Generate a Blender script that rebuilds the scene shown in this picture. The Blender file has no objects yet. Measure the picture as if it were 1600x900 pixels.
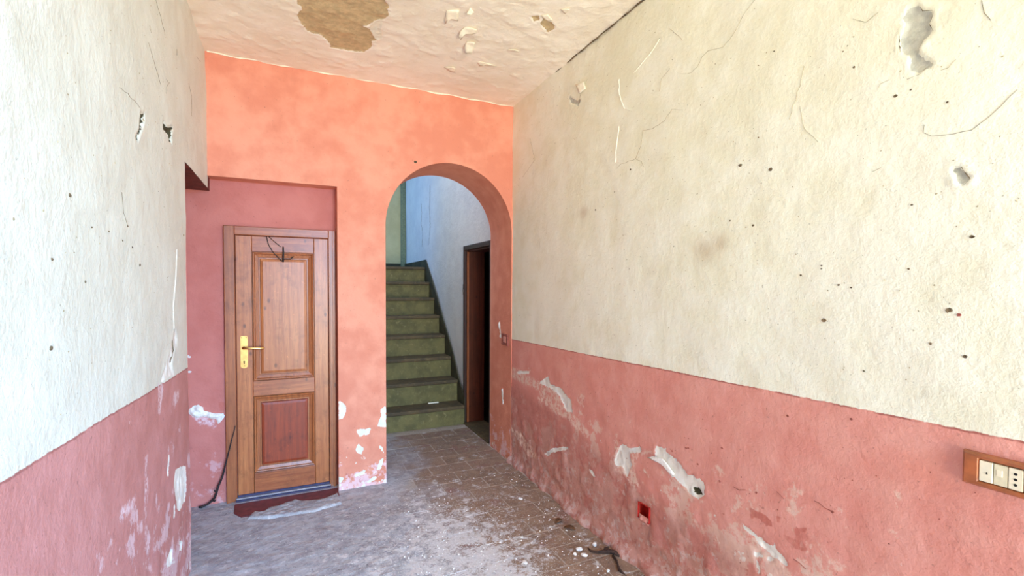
import bpy, bmesh, math, random
import numpy as np
from mathutils import Matrix, Vector

C = bpy.context.scene.collection
scene = bpy.context.scene
rng = np.random.RandomState(7); random.seed(7)

# ------------------------------------------------------------------ camera
CAM_H = 1.52
yaw, pitch, roll = math.radians(24.679), math.radians(1.729), math.radians(0.273)
right0 = Vector((math.cos(yaw), -math.sin(yaw), 0))
fwd = Vector((math.sin(yaw)*math.cos(pitch), math.cos(yaw)*math.cos(pitch), -math.sin(pitch)))
up0 = right0.cross(fwd)
rgt = right0*math.cos(roll) + up0*math.sin(roll)
upv = up0*math.cos(roll) - right0*math.sin(roll)
cam = bpy.data.cameras.new('camera'); cam.sensor_width = 36; cam.lens = 741.6*36/1600
cam.shift_y = 20.5/1600; cam.clip_start = 0.02
camo = bpy.data.objects.new('camera', cam); C.objects.link(camo)
M = Matrix((rgt, upv, -fwd)).transposed().to_4x4(); M.translation = (0, 0, CAM_H)
camo.matrix_world = M
scene.camera = camo

# ------------------------------------------------------------------ light
world = bpy.data.worlds.new('sky'); scene.world = world; world.use_nodes = True
bg = world.node_tree.nodes['Background']
bg.inputs[0].default_value = (0.72, 0.86, 1.0, 1); bg.inputs[1].default_value = 1.0

def area(name, loc, target, sx, sy, power, col, spread=180):
    l = bpy.data.lights.new(name, 'AREA'); l.shape = 'RECTANGLE'; l.size = sx; l.size_y = sy
    l.energy = power; l.color = col; l.spread = math.radians(spread)
    o = bpy.data.objects.new(name, l); C.objects.link(o); o.location = loc
    o.rotation_euler = (Vector(target)-Vector(loc)).to_track_quat('-Z', 'Y').to_euler()
    return o
# open sky seen through the street doorway behind the camera; the door head cuts it off from the upper walls
area('sky_daylight', (2.6, -5.6, 3.3), (0.4, 0.5, 0.9), 4.5, 2.6, 2300, (0.19, 0.53, 1.0))
# sunlit paving outside the doorway throws warm light up into the room
area('paving_bounce', (1.1, -4.6, 0.05), (0.6, 2.0, 2.4), 4.0, 3.4, 900, (0.96, 0.88, 0.67))
# daylight through the landing window of the stairwell; then an unseen fill lamp added to brighten the hall
area('daylight_stair', (-0.72, 7.4, 3.0), (1.7, 7.4, 2.5), 1.0, 1.2, 26, (0.08, 0.36, 1.0))
area('hall_fill', (1.0, 5.1, 4.1), (1.0, 5.1, 0), 0.8, 0.8, 24, (0.56, 0.72, 1.0))

vs = scene.view_settings
vs.view_transform = 'Standard'; vs.look = 'None'; vs.gamma = 1.0; vs.use_curve_mapping = False
vs.exposure = 0.13
scene.cycles.diffuse_bounces = 6; scene.cycles.max_bounces = 10

# ------------------------------------------------------------------ numbers
XL, XR, YB, H = -0.512, 1.698, 3.694, 3.044
YL, ZL = 2.981, 2.165              # end of the left wall, underside of its lintel
ZR, XRR, YD = 2.243, 0.2916, 3.821  # door recess
AX0, AX1, AR = 0.6364, 1.6900, 0.5268
AXC, ASP, YT = 1.1632, 1.981, 4.169 # arch centre, springing, back of the wall
HX, HXL, HYB = 1.7264, 0.50, 8.10   # stair hall
YF = -1.5                           # front wall
MARK = {"C_bare":[[[0.025,2.828],[0.025,2.859],[0.047,2.877],[0.058,2.918],[0.045,2.919],[0.034,2.976],[0.034,3.02],[0.058,3.077],[0.081,3.133],[0.121,3.159],[0.155,3.153],[0.189,3.194],[0.217,3.234],[0.225,3.291],[0.264,3.295],[0.332,3.292],[0.434,3.265],[0.437,3.236],[0.466,3.172],[0.453,3.101],[0.486,3.08],[0.463,3.054],[0.44,2.994],[0.411,2.949],[0.378,2.945],[0.414,2.91],[0.434,2.859],[0.484,2.813],[0.496,2.763],[0.48,2.711],[0.479,2.67],[0.457,2.625],[0.415,2.497],[0.276,2.461],[0.137,2.559],[0.049,2.704]],[[1.308,2.477],[1.308,2.413],[1.346,2.43],[1.401,2.46],[1.413,2.501],[1.396,2.541]],[[1.234,2.433],[1.26,2.397],[1.291,2.455],[1.263,2.468]]],
"C_white":[[[0.438,2.857],[0.48,2.837],[0.483,2.944],[0.506,3.024],[0.49,3.073],[0.462,3.049],[0.439,2.989],[0.411,2.949],[0.427,2.904]]],
"C_flakes":[[[0.988,2.882],[0.989,2.84],[1.028,2.804],[1.046,2.855],[1.043,2.911],[1.01,2.926]],[[0.913,2.768],[0.91,2.727],[0.925,2.689],[0.982,2.651],[0.995,2.687],[0.98,2.721],[0.939,2.746],[0.929,2.783]],[[0.777,2.572],[0.834,2.527],[0.861,2.627],[0.836,2.63],[0.818,2.638],[0.801,2.685]],[[0.877,2.535],[0.888,2.493],[0.913,2.508],[0.906,2.53]],[[0.96,3.239],[1.007,3.187],[1.028,3.192],[1.046,3.25],[1.02,3.269]],[[1.256,2.829],[1.292,2.793],[1.33,2.794],[1.322,2.817]],[[1.138,3.069],[1.149,3.05],[1.277,3.046],[1.172,3.11]],[[1.271,2.397],[1.298,2.365],[1.346,2.39],[1.332,2.416],[1.301,2.411]],[[1.339,2.299],[1.374,2.256],[1.38,2.312]]],
"R_bare":[[[0.806,2.363],[0.8,2.359],[0.798,2.347],[0.784,2.333],[0.768,2.327],[0.771,2.306],[0.781,2.29],[0.765,2.27],[0.774,2.26],[0.793,2.254],[0.8,2.237],[0.8,2.219],[0.789,2.203],[0.787,2.194],[0.769,2.18],[0.767,2.169],[0.781,2.168],[0.791,2.163],[0.795,2.153],[0.818,2.183],[0.822,2.2],[0.825,2.208],[0.814,2.208],[0.827,2.223],[0.845,2.242],[0.847,2.27],[0.846,2.3],[0.843,2.307],[0.833,2.326],[0.844,2.344],[0.834,2.365],[0.821,2.368]],[[0.714,1.861],[0.704,1.865],[0.69,1.856],[0.68,1.839],[0.67,1.82],[0.689,1.808],[0.698,1.822]],[[2.796,2.811],[2.701,2.749],[2.65,2.738],[2.675,2.706],[2.768,2.759]]],
"R_cracks":[[[1.152,2.329],[1.167,2.266],[1.182,2.217],[1.206,2.154]],[[0.911,2.397],[0.948,2.385],[0.987,2.415]],[[0.583,2.034],[0.614,2.001],[0.635,1.98],[0.67,1.956],[0.731,1.962],[0.761,1.964],[0.782,1.983],[0.78,2.004]],[[1.165,2.188],[1.147,2.104],[1.095,2.04]],[[0.712,2.165],[0.726,2.147],[0.745,2.149]],[[0.827,2.155],[0.797,2.156],[0.782,2.17]],[[0.661,2.302],[0.655,2.265],[0.64,2.238]],[[0.704,1.866],[0.69,1.859],[0.67,1.82],[0.691,1.803]],[[0.8,2.358],[0.794,2.343],[0.768,2.326],[0.774,2.29],[0.765,2.268]],[[0.85,2.301],[0.854,2.27],[0.846,2.244]],[[0.917,1.896],[0.892,1.904]],[[0.905,2.157],[0.899,2.171],[0.875,2.172]],[[1.363,2.679],[1.422,2.642],[1.463,2.591],[1.523,2.565],[1.599,2.585],[1.636,2.573],[1.66,2.54],[1.699,2.526],[1.767,2.548]],[[1.749,2.37],[1.82,2.399],[1.871,2.358],[1.957,2.346],[2.04,2.36],[2.047,2.283],[2.093,2.22],[2.22,2.221],[2.259,2.205]],[[2.093,2.22],[2.046,2.197],[2.028,2.165]],[[1.843,2.797],[1.792,2.747],[1.756,2.7]],[[2.577,2.84],[2.65,2.773],[2.675,2.713]],[[3.368,2.685],[3.293,2.501],[3.499,2.412]],[[1.913,2.516],[1.899,2.575],[1.839,2.603]]],
"R_lips":[[[1.911,2.782],[1.997,2.734],[2.117,2.694]],[[2.248,2.711],[2.247,2.626],[2.197,2.525],[2.131,2.491]],[[2.244,2.444],[2.261,2.34],[2.27,2.244]]],
"R_specks":[[[1.421,2.033]],[[1.282,1.984]],[[0.706,1.459]],[[1.06,1.408]],[[0.926,1.249]],[[2.469,1.998]],[[2.389,2.005]],[[0.748,1.359]],[[1.914,2.783]],[[1.354,1.775]],[[1.074,1.589]],[[1.013,1.532]],[[0.972,1.523]],[[0.668,1.332]],[[1.336,2.123]],[[1.467,1.807]],[[0.806,1.773]],[[0.662,1.663]],[[1.273,2.436]],[[0.98,2.254]],[[0.728,2.052]],[[0.857,2.116]],[[0.817,2.12]],[[2.277,2.074]],[[1.074,1.6]],[[2.134,2.171]],[[1.342,2.411]],[[1.15,1.568]],[[0.809,1.58]]],
"R_dadospecks":[[[0.684,1.447]],[[1.693,0.753]],[[1.493,0.668]],[[1.486,0.818]],[[1.312,0.69]],[[1.188,1.035]],[[0.961,1.081]],[[1.786,0.708]],[[1.681,0.757]],[[1.015,0.741]],[[1.621,0.701]]],
"R_white":[[[1.907,0.68],[1.896,0.699],[1.828,0.71],[1.827,0.688],[1.782,0.685],[1.742,0.669],[1.709,0.646],[1.68,0.628],[1.646,0.635],[1.621,0.626],[1.604,0.642],[1.586,0.63],[1.576,0.592],[1.584,0.566],[1.613,0.54],[1.643,0.537],[1.681,0.55],[1.707,0.564],[1.739,0.566],[1.76,0.583],[1.794,0.586],[1.836,0.616],[1.88,0.632],[1.944,0.629],[1.91,0.645]],[[2.209,0.592],[2.171,0.628],[2.114,0.622],[2.024,0.655],[2.015,0.629],[2.113,0.592],[2.093,0.532],[2.129,0.447],[2.168,0.494],[2.247,0.479],[2.238,0.532]],[[3.199,0.785],[3.049,0.865],[3.016,0.811],[2.864,0.81],[2.735,0.748],[2.707,0.675],[2.79,0.669],[2.892,0.759],[3.016,0.78]],[[3.089,0.275],[2.978,0.351],[2.758,0.427],[2.758,0.412],[2.977,0.319],[3.04,0.267]],[[3.602,0.809],[3.344,0.855],[3.363,0.828],[3.56,0.794]],[[2.511,0.36],[2.475,0.372],[2.417,0.346],[2.44,0.338]],[[1.394,0.543],[1.364,0.536],[1.326,0.524],[1.281,0.514],[1.241,0.505],[1.229,0.52],[1.211,0.497],[1.174,0.485],[1.178,0.46],[1.198,0.461],[1.236,0.472],[1.271,0.482],[1.298,0.489],[1.321,0.506],[1.359,0.517]],[[1.315,0.443],[1.27,0.454],[1.24,0.462],[1.219,0.45],[1.248,0.442],[1.279,0.442],[1.301,0.426],[1.286,0.369],[1.297,0.366],[1.308,0.414]]],
"R_hole":[[[1.65,0.577],[1.632,0.591],[1.614,0.582],[1.596,0.565],[1.614,0.558],[1.644,0.563]]],
"R_flap":[[[1.944,0.629],[1.88,0.65],[1.837,0.654],[1.802,0.633],[1.764,0.602],[1.77,0.592],[1.794,0.591],[1.836,0.616],[1.88,0.632]]],
"R_pale":[[[3.778,0.817],[3.603,0.836],[3.401,0.807],[3.147,0.802],[3.049,0.868],[3.016,0.811],[2.864,0.81],[2.722,0.751],[2.694,0.671],[2.589,0.627],[2.491,0.585],[2.539,0.557],[2.666,0.577],[2.775,0.621],[2.92,0.615],[3.078,0.64],[3.215,0.658],[3.181,0.731],[3.361,0.729],[3.688,0.739]],[[2.249,0.592],[2.132,0.616],[2.024,0.65],[2.075,0.515],[2.02,0.44],[2.055,0.403],[2.148,0.452],[2.247,0.454]],[[3.727,0.303],[3.513,0.308],[3.299,0.25],[3.208,0.195],[3.354,0.164],[3.553,0.224]],[[2.059,0.639],[1.907,0.664],[2.006,0.62]],[[1.389,0.533],[1.321,0.514],[1.236,0.476],[1.182,0.458],[1.214,0.441],[1.292,0.439],[1.348,0.468]],[[1.108,0.487],[1.083,0.505],[1.054,0.492],[1.104,0.463]]],
"R_dark":[[[1.342,0.613],[1.305,0.62],[1.27,0.62],[1.239,0.606],[1.239,0.582],[1.269,0.576],[1.296,0.592],[1.332,0.576]],[[1.189,0.575],[1.161,0.581],[1.133,0.575],[1.146,0.614],[1.142,0.635],[1.131,0.629],[1.105,0.641],[1.112,0.623],[1.089,0.608],[1.103,0.59],[1.099,0.563],[1.121,0.547],[1.152,0.551],[1.18,0.56]],[[1.223,0.641],[1.198,0.64],[1.214,0.613]]],
"R_scratches":[[[1.078,0.754],[1.06,0.756],[1.039,0.744],[1.008,0.743]],[[1.223,0.731],[1.204,0.723],[1.192,0.714]],[[1.147,0.504],[1.128,0.503],[1.101,0.491]],[[1.422,0.673],[1.392,0.672],[1.36,0.682]],[[2.094,0.104],[2.183,0.228],[2.102,0.481]]],
"R_damp":[[[4.121,0.663],[3.687,0.684],[2.832,0.622],[2.514,0.537],[2.247,0.485],[1.968,0.409],[1.736,0.408],[1.504,0.396],[1.31,0.347],[2.009,-0.119],[4.114,-0.036]]],
"R_stain":[[[1.604,1.688]],[[1.516,1.715]]],
"R_box":[[[0.663,1.073],[0.651,0.987],[0.624,1.056],[0.623,1.001],[0.597,1.056],[0.567,1.054],[0.539,1.058],[0.543,1.001]]],
"R_redbox":[[[2.023,0.344],[2.022,0.27],[1.939,0.359],[1.938,0.288]]],
"L_hole":[[[2.186,2.147],[2.272,2.183],[2.224,2.111],[2.153,2.048],[2.135,2.047],[2.141,2.064],[2.182,2.095]],[[2.538,2.233],[2.635,2.234],[2.744,2.27],[2.689,2.231],[2.698,2.182],[2.672,2.175],[2.625,2.202],[2.548,2.208]]],
"L_cracks":[[[2.464,2.714],[2.532,2.678],[2.604,2.635]],[[2.356,2.556],[2.377,2.536]],[[2.336,2.479],[2.444,2.415],[2.512,2.379]],[[3.124,2.622],[3.211,2.584],[3.201,2.469]],[[2.61,2.445],[2.671,2.449],[2.608,2.406],[2.606,2.377]],[[2.842,2.68],[2.849,2.652]],[[3.363,2.869],[3.506,2.898]],[[1.963,2.164],[2.051,2.176],[2.188,2.175]],[[2.628,1.272],[2.646,1.22],[2.58,1.171]],[[1.963,1.825],[1.976,1.757],[2.016,1.72]]],
"L_white":[[[2.696,1.315],[2.736,1.25],[2.6,1.168],[2.646,1.106],[2.407,1.111],[2.444,1.145],[2.563,1.212],[2.628,1.272]],[[2.648,0.66],[2.761,0.633],[2.873,0.597],[2.901,0.481],[2.859,0.42],[2.794,0.431],[2.721,0.426],[2.669,0.459],[2.659,0.514],[2.621,0.59]],[[2.615,0.512],[2.645,0.5],[2.623,0.439],[2.598,0.45]],[[2.702,0.299],[2.78,0.25],[2.754,0.221],[2.698,0.244]],[[2.52,0.341],[2.56,0.325],[2.548,0.278],[2.617,0.236],[2.459,0.293],[2.442,0.325],[2.405,0.318]],[[2.523,0.771],[2.543,0.765],[2.524,0.666],[2.502,0.684]]],
"L_lips":[[[2.746,1.69],[2.715,1.577],[2.651,1.418],[2.661,1.318]]],
"L_dado":[[[1.218,1.139],[1.495,1.125],[1.899,1.117],[2.373,1.113],[2.645,1.101],[2.725,1.098],[2.948,1.088]]],
"L_specks":[[[1.652,1.528]],[[2.15,1.593]],[[1.964,1.666]],[[2.066,1.652]],[[1.447,1.372]],[[1.836,1.683]],[[2.016,1.72]],[[1.565,1.746]],[[1.701,1.681]],[[1.457,1.579]],[[2.922,1.776]]],
"L_pale":[[[2.373,1.113],[2.459,1.097],[2.438,1.046],[2.398,0.983],[2.374,0.989]],[[2.631,1.025],[2.788,1.003],[2.739,0.971],[2.647,0.951],[2.615,0.979]],[[1.965,0.787],[2.059,0.77],[2.009,0.746],[1.878,0.762],[1.88,0.795]],[[2.143,0.647],[2.223,0.544],[2.19,0.494],[2.229,0.407],[2.159,0.462],[2.152,0.563]],[[2.186,0.873],[2.209,0.866],[2.207,0.751],[2.171,0.651],[2.152,0.659]]],
"D_white":[[[-0.655,0.678],[-0.629,0.699],[-0.599,0.703],[-0.576,0.682],[-0.57,0.661],[-0.517,0.636],[-0.456,0.625],[-0.446,0.608],[-0.47,0.579],[-0.484,0.549],[-0.497,0.59],[-0.531,0.602],[-0.57,0.622],[-0.61,0.611],[-0.636,0.629],[-0.655,0.647]],[[-0.66,1.047],[-0.647,1.05],[-0.632,1.027],[-0.657,1.029]],[[-0.658,0.941],[-0.638,0.931],[-0.655,0.923]]],
"D_pale":[[[-0.649,0.638],[-0.57,0.622],[-0.504,0.591],[-0.505,0.535],[-0.545,0.556],[-0.61,0.579]]],
"D_dark":[[[-0.482,0.708],[-0.442,0.704],[-0.442,0.64],[-0.48,0.652]]],
"B_white":[[[0.295,0.667],[0.318,0.665],[0.342,0.627],[0.342,0.582],[0.327,0.543],[0.294,0.531]],[[0.637,0.613],[0.627,0.603],[0.596,0.575],[0.601,0.533],[0.581,0.494],[0.576,0.453],[0.636,0.435]],[[0.418,0.441],[0.521,0.439],[0.511,0.398],[0.442,0.387]],[[0.58,0.306],[0.621,0.269],[0.615,0.238],[0.59,0.273]],[[0.59,0.19],[0.615,0.197],[0.6,0.125],[0.579,0.108],[0.564,0.115]],[[0.401,0.105],[0.48,0.124],[0.475,0.098],[0.406,0.084]],[[0.489,0.039],[0.549,0.066],[0.569,0.057],[0.549,0.039],[0.509,0.02]],[[0.407,0.299],[0.432,0.337],[0.466,0.291],[0.451,0.252],[0.417,0.267]],[[0.292,0.113],[0.325,0.087],[0.305,0.05],[0.291,0.072]]],
"B_specks":[[[0.866,2.486]]],
"D_leaf":[[[-0.37,1.868],[0.233,1.873],[-0.37,-0.018],[0.242,0.025]]],
"D_frame":[[[-0.439,1.93],[0.283,1.938],[-0.434,-0.004]]],
"D_p1o":[[[-0.269,1.763],[0.135,1.757]]],
"D_p1ob":[[[-0.269,0.825],[0.136,0.852]]],
"D_p1i":[[[-0.217,1.71],[0.073,1.718]]],
"D_p1ib":[[[-0.218,0.887],[0.082,0.89]]],
"D_p2o":[[[-0.265,0.727],[0.12,0.742],[-0.264,0.177],[0.144,0.189]]],
"D_p2i":[[[-0.22,0.682],[0.088,0.686],[-0.217,0.235],[0.092,0.231]]],
"D_plate":[[[-0.339,1.165],[-0.298,0.94],[-0.204,1.072],[-0.328,1.083]]],
"D_wire":[[[-0.174,1.865],[-0.161,1.811],[-0.128,1.751],[-0.096,1.716],[-0.071,1.692],[-0.16,1.869],[-0.128,1.837],[-0.084,1.799],[-0.067,1.79],[-0.068,1.692],[-0.068,1.71],[-0.023,1.711],[-0.0,1.731]]],
"D_cable":[[[-0.595,-0.0],[-0.548,0.015],[-0.507,0.055],[-0.486,0.132],[-0.457,0.208],[-0.428,0.332],[-0.399,0.457],[-0.378,0.536]]],
"F_step":[[[-0.371,3.73],[-0.315,3.525],[-0.049,3.494],[0.267,3.531],[0.283,3.734]]],
"F_twig":[[[1.56,2.277],[1.556,2.246],[1.578,2.22],[1.615,2.203],[1.641,2.224],[1.656,2.217],[1.645,2.189],[1.669,2.167],[1.673,2.133],[1.64,2.148],[1.632,2.105],[1.609,2.063],[1.592,2.028],[1.598,1.976]]],
"F_crumb":[[[1.478,2.274],[1.45,2.258],[1.476,2.225],[1.599,2.271],[1.514,2.049],[1.461,3.02],[1.142,2.3],[1.267,2.251],[1.332,3.355],[1.174,3.276],[1.519,3.608]]],
"F_leaf":[[[1.487,2.9],[1.596,2.532],[1.604,2.485],[1.565,2.6],[1.561,2.657],[1.604,2.775],[1.445,2.473]]],
"F_joints":[[[1.084,2.535],[1.354,2.552],[1.091,2.359],[1.433,2.378],[1.261,2.178],[1.456,2.186],[1.175,2.504],[1.174,2.377],[1.348,2.706],[1.344,2.579],[1.215,2.349],[1.206,2.271],[1.346,2.348],[1.339,2.239]],[[0.932,3.461],[1.023,3.454],[1.157,3.328],[1.524,3.3],[1.305,3.468],[1.454,3.476],[1.183,3.634],[1.184,3.486]]],
"J_socket":[[[3.891,1.131],[3.743,1.01],[3.943,1.207],[3.883,1.062]]],
"H_door":[[[5.001,1.936],[4.283,1.953],[4.991,0.04],[4.266,0.006],[4.562,1.866],[4.549,0.147]]],
"H_skirt":[[[7.928,1.886],[6.78,1.904],[6.232,1.542],[5.784,1.097],[5.389,0.758],[5.196,0.471]]],
"F_dust":[[[0.844,2.896],[0.448,2.68],[1.247,2.904],[1.053,3.441],[0.565,2.56]]]}

# ------------------------------------------------------------------ helpers
def lin(c):
    f = lambda v: v/12.92 if v <= .04045 else ((v+.055)/1.055)**2.4
    return tuple(f(x/255) for x in c)+(1.0,)

def _hash(i, j, k):
    n = (i*374761393 + j*668265263 + k*2147483647 % 1274126177 + k*1013904223).astype(np.int64)
    n = (n ^ (n >> 13)) * 1274126177
    n = n ^ (n >> 16)
    return (n & 0xffff)/65535.0
def vnoise(p):
    i = np.floor(p).astype(np.int64); f = p-i; f = f*f*(3-2*f)
    r = 0
    for a in (0, 1):
        for b in (0, 1):
            for c in (0, 1):
                w = (f[:, 0] if a else 1-f[:, 0])*(f[:, 1] if b else 1-f[:, 1])*(f[:, 2] if c else 1-f[:, 2])
                r = r + w*_hash(i[:, 0]+a, i[:, 1]+b, i[:, 2]+c)
    return r-0.5
def fbm(p, s, o=3, seed=0.0):
    r, a = 0, 1.0
    p = p*s+seed
    for _ in range(o):
        r = r+a*vnoise(p); a *= .5; p = p*2.03+7.1
    return r

def sdf(u, v, polys, pad=0.08):
    """signed distance, positive inside; -1 far away"""
    out = np.full(len(u), -1.0)
    for poly in polys:
        P = np.array(poly)
        m = (u > P[:, 0].min()-pad) & (u < P[:, 0].max()+pad) & (v > P[:, 1].min()-pad) & (v < P[:, 1].max()+pad)
        idx = np.nonzero(m)[0]
        if not len(idx): continue
        x, y = u[idx], v[idx]
        d = np.full(len(idx), 1e9); ins = np.zeros(len(idx), bool)
        for (x0, y0), (x1, y1) in zip(P, np.roll(P, -1, 0)):
            dx, dy = x1-x0, y1-y0; L = dx*dx+dy*dy+1e-12
            t = np.clip(((x-x0)*dx+(y-y0)*dy)/L, 0, 1)
            d = np.minimum(d, np.hypot(x-x0-t*dx, y-y0-t*dy))
            cr = ((y0 > y) != (y1 > y))
            xi = x0+(y-y0)*dx/(dy if abs(dy) > 1e-9 else 1e-9)
            ins ^= cr & (x < xi)
        out[idx] = np.maximum(out[idx], np.where(ins, d, -d))
    return out
def sstep(a, b, x):
    t = np.clip((x-a)/(b-a), 0, 1); return t*t*(3-2*t)

def link(name, me, mat, parent=None, smooth=False):
    o = bpy.data.objects.new(name, me); C.objects.link(o)
    if mat is not None and len(me.materials) == 0: me.materials.append(mat)
    if smooth: me.polygons.foreach_set('use_smooth', [True]*len(me.polygons))
    if parent is not None:
        o.parent = parent
        o.matrix_parent_inverse = parent.matrix_world.inverted()
    return o
def tag(o, label=None, cat=None, group=None, kind=None):
    for k, v in (('label', label), ('category', cat), ('group', group), ('kind', kind)):
        if v: o[k] = v
    return o
def empty(name, loc, **kw):
    o = bpy.data.objects.new(name, None); C.objects.link(o); o.location = loc
    o.empty_display_size = .05
    o.matrix_world = Matrix.Translation(loc)
    tag(o, **kw); return o
def raw(name, verts, faces, mat, parent=None, smooth=False):
    me = bpy.data.meshes.new(name); me.from_pydata([tuple(map(float, v)) for v in verts], [], faces); me.update()
    return link(name, me, mat, parent, smooth)
def bm_obj(name, bm, mat, parent=None, smooth=False):
    bmesh.ops.recalc_face_normals(bm, faces=bm.faces[:])
    me = bpy.data.meshes.new(name); bm.to_mesh(me); bm.free()
    return link(name, me, mat, parent, smooth)
def add_box(bm, x0, x1, y0, y1, z0, z1, bev=0, seg=1):
    r = bmesh.ops.create_cube(bm, size=1)
    bmesh.ops.scale(bm, vec=(x1-x0, y1-y0, z1-z0), verts=r['verts'])
    bmesh.ops.translate(bm, vec=((x0+x1)/2, (y0+y1)/2, (z0+z1)/2), verts=r['verts'])
    if bev:
        ed = list({e for v in r['verts'] for e in v.link_edges})
        bmesh.ops.bevel(bm, geom=ed, offset=bev, segments=seg, affect='EDGES', profile=.5)
def box(name, x0, x1, y0, y1, z0, z1, mat, parent=None, bev=0, seg=1):
    bm = bmesh.new(); add_box(bm, x0, x1, y0, y1, z0, z1, bev, seg)
    return bm_obj(name, bm, mat, parent)
def add_tube(bm, pts, rad, n=6):
    pts = [Vector(p) for p in pts]
    if not hasattr(rad, '__len__'): rad = [rad]*len(pts)
    rings = []
    for i, p in enumerate(pts):
        t = (pts[min(i+1, len(pts)-1)]-pts[max(i-1, 0)]).normalized()
        a = t.cross(Vector((.31, .17, .93))).normalized(); b = t.cross(a)
        rings.append([bm.verts.new(p+(a*math.cos(2*math.pi*k/n)+b*math.sin(2*math.pi*k/n))*rad[i]) for k in range(n)])
    for r0, r1 in zip(rings, rings[1:]):
        for k in range(n): bm.faces.new((r0[k], r0[(k+1) % n], r1[(k+1) % n], r1[k]))
    bm.faces.new(rings[0][::-1]); bm.faces.new(rings[-1])
def extrude_poly(bm, pts, d):
    """pts: 3d polygon, d: extrusion vector"""
    a = [bm.verts.new(p) for p in pts]; b = [bm.verts.new(Vector(p)+Vector(d)) for p in pts]
    n = len(a); bm.faces.new(a[::-1]); bm.faces.new(b)
    for i in range(n): bm.faces.new((a[i], a[(i+1) % n], b[(i+1) % n], b[i]))
def smooth_line(pts, step, jit=0.0):
    P = [Vector(p) for p in pts]; out = []
    for a, b in zip(P, P[1:]):
        n = max(1, int((b-a).length/step))
        for k in range(n):
            q = a.lerp(b, k/n)
            if jit and (k or out): q = q+Vector([random.uniform(-jit, jit) for _ in q])
            out.append(q)
    return out+[P[-1]]

def plane3(ax, val, u, v):
    """coordinates on a plane perpendicular to axis ax -> xyz"""
    if ax == 0: return (val, u, v)
    if ax == 1: return (u, val, v)
    return (u, v, val)

def surface(name, ax, val, sgn, blocks, mat, marks, disp=1.0, base=None, drop=None, parent=None, extra=None):
    """plastered surface: dense grid blocks on a plane, peeled patches sunk in, their outlines kept as mask attributes"""
    V, F, off = [], [], 0
    for us, vf in blocks:
        us = np.asarray(us); nu = len(us)
        cols = [np.asarray(vf(u)) if callable(vf) else np.asarray(vf) for u in us]
        nv = len(cols[0])
        U = np.repeat(us, nv); W = np.concatenate(cols)
        V.append(np.stack([U, W], 1))
        i = np.arange(nu-1)[:, None]*nv+np.arange(nv-1)[None, :]
        q = np.stack([i, i+nv, i+nv+1, i+1], -1).reshape(-1, 4)+off
        if drop is not None:
            cu = (U[q[:, 0]-off]+U[q[:, 2]-off])/2; cv = (W[q[:, 0]-off]+W[q[:, 2]-off])/2
            q = q[~drop(cu, cv)]
        F.append(q); off += nu*nv
    V = np.concatenate(V); F = np.concatenate(F)
    u, v = V[:, 0], V[:, 1]
    p3 = np.stack([u, v, np.full(len(u), ax*3.7)], 1)
    jag = fbm(p3, 55, 2, 3.3)*.012
    A = {k: sdf(u, v, marks.get(k, []))+jag for k in ('bare', 'white', 'pale', 'dark', 'hole', 'damp')}
    und = fbm(p3, 1.6, 2)*.010+fbm(p3, 7, 3, 11.)*.0035
    d = und.copy()
    rough = fbm(p3, 34, 3, 5.)
    for k, dep, ro in (('bare', .006, .0032), ('white', .004, .007), ('hole', .016, .003)):
        a = A[k]
        if marks.get(k):
            d -= sstep(-.002, .006, a)*(dep-rough*ro)
            d += .0035*np.exp(-((a+.008)/.006)**2)*(a > -.9)*(.5+rough*1.2)
    if base is not None: d = d+base(u, v, p3)
    nrm = sgn*d*disp
    xyz = np.empty((len(u), 3)); o2 = [k for k in range(3) if k != ax]
    xyz[:, o2[0]] = u; xyz[:, o2[1]] = v; xyz[:, ax] = val+nrm
    # orientation: face normals into the room
    flip = (sgn > 0) != {0: True, 1: False, 2: True}[ax]
    if flip: F = F[:, ::-1]
    me = bpy.data.meshes.new(name)
    me.vertices.add(len(xyz)); me.vertices.foreach_set('co', xyz.ravel())
    me.loops.add(F.size); me.loops.foreach_set('vertex_index', np.ascontiguousarray(F).ravel())
    me.polygons.add(len(F)); me.polygons.foreach_set('loop_start', np.arange(0, F.size, 4))
    me.polygons.foreach_set('loop_total', np.full(len(F), 4)); me.update(calc_edges=True)
    for k, a in A.items():
        at = me.attributes.new(k, 'FLOAT', 'POINT'); at.data.foreach_set('value', (a+1).astype(np.float32))  # 1 = outline, so 0 (no attribute) is far outside
    st = np.zeros(len(u))
    for (cu, cv), r in marks.get('stain', []): st = np.maximum(st, np.exp(-((u-cu)**2+(v-cv)**2*1.6)/r**2))
    at = me.attributes.new('stain', 'FLOAT', 'POINT'); at.data.foreach_set('value', st.astype(np.float32))
    return link(name, me, mat, parent, True)
def span(a, b, step): return np.linspace(a, b, max(2, int(round((b-a)/step))+1))
def cat(*arrs): return np.unique(np.round(np.concatenate(arrs), 5))

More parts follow.
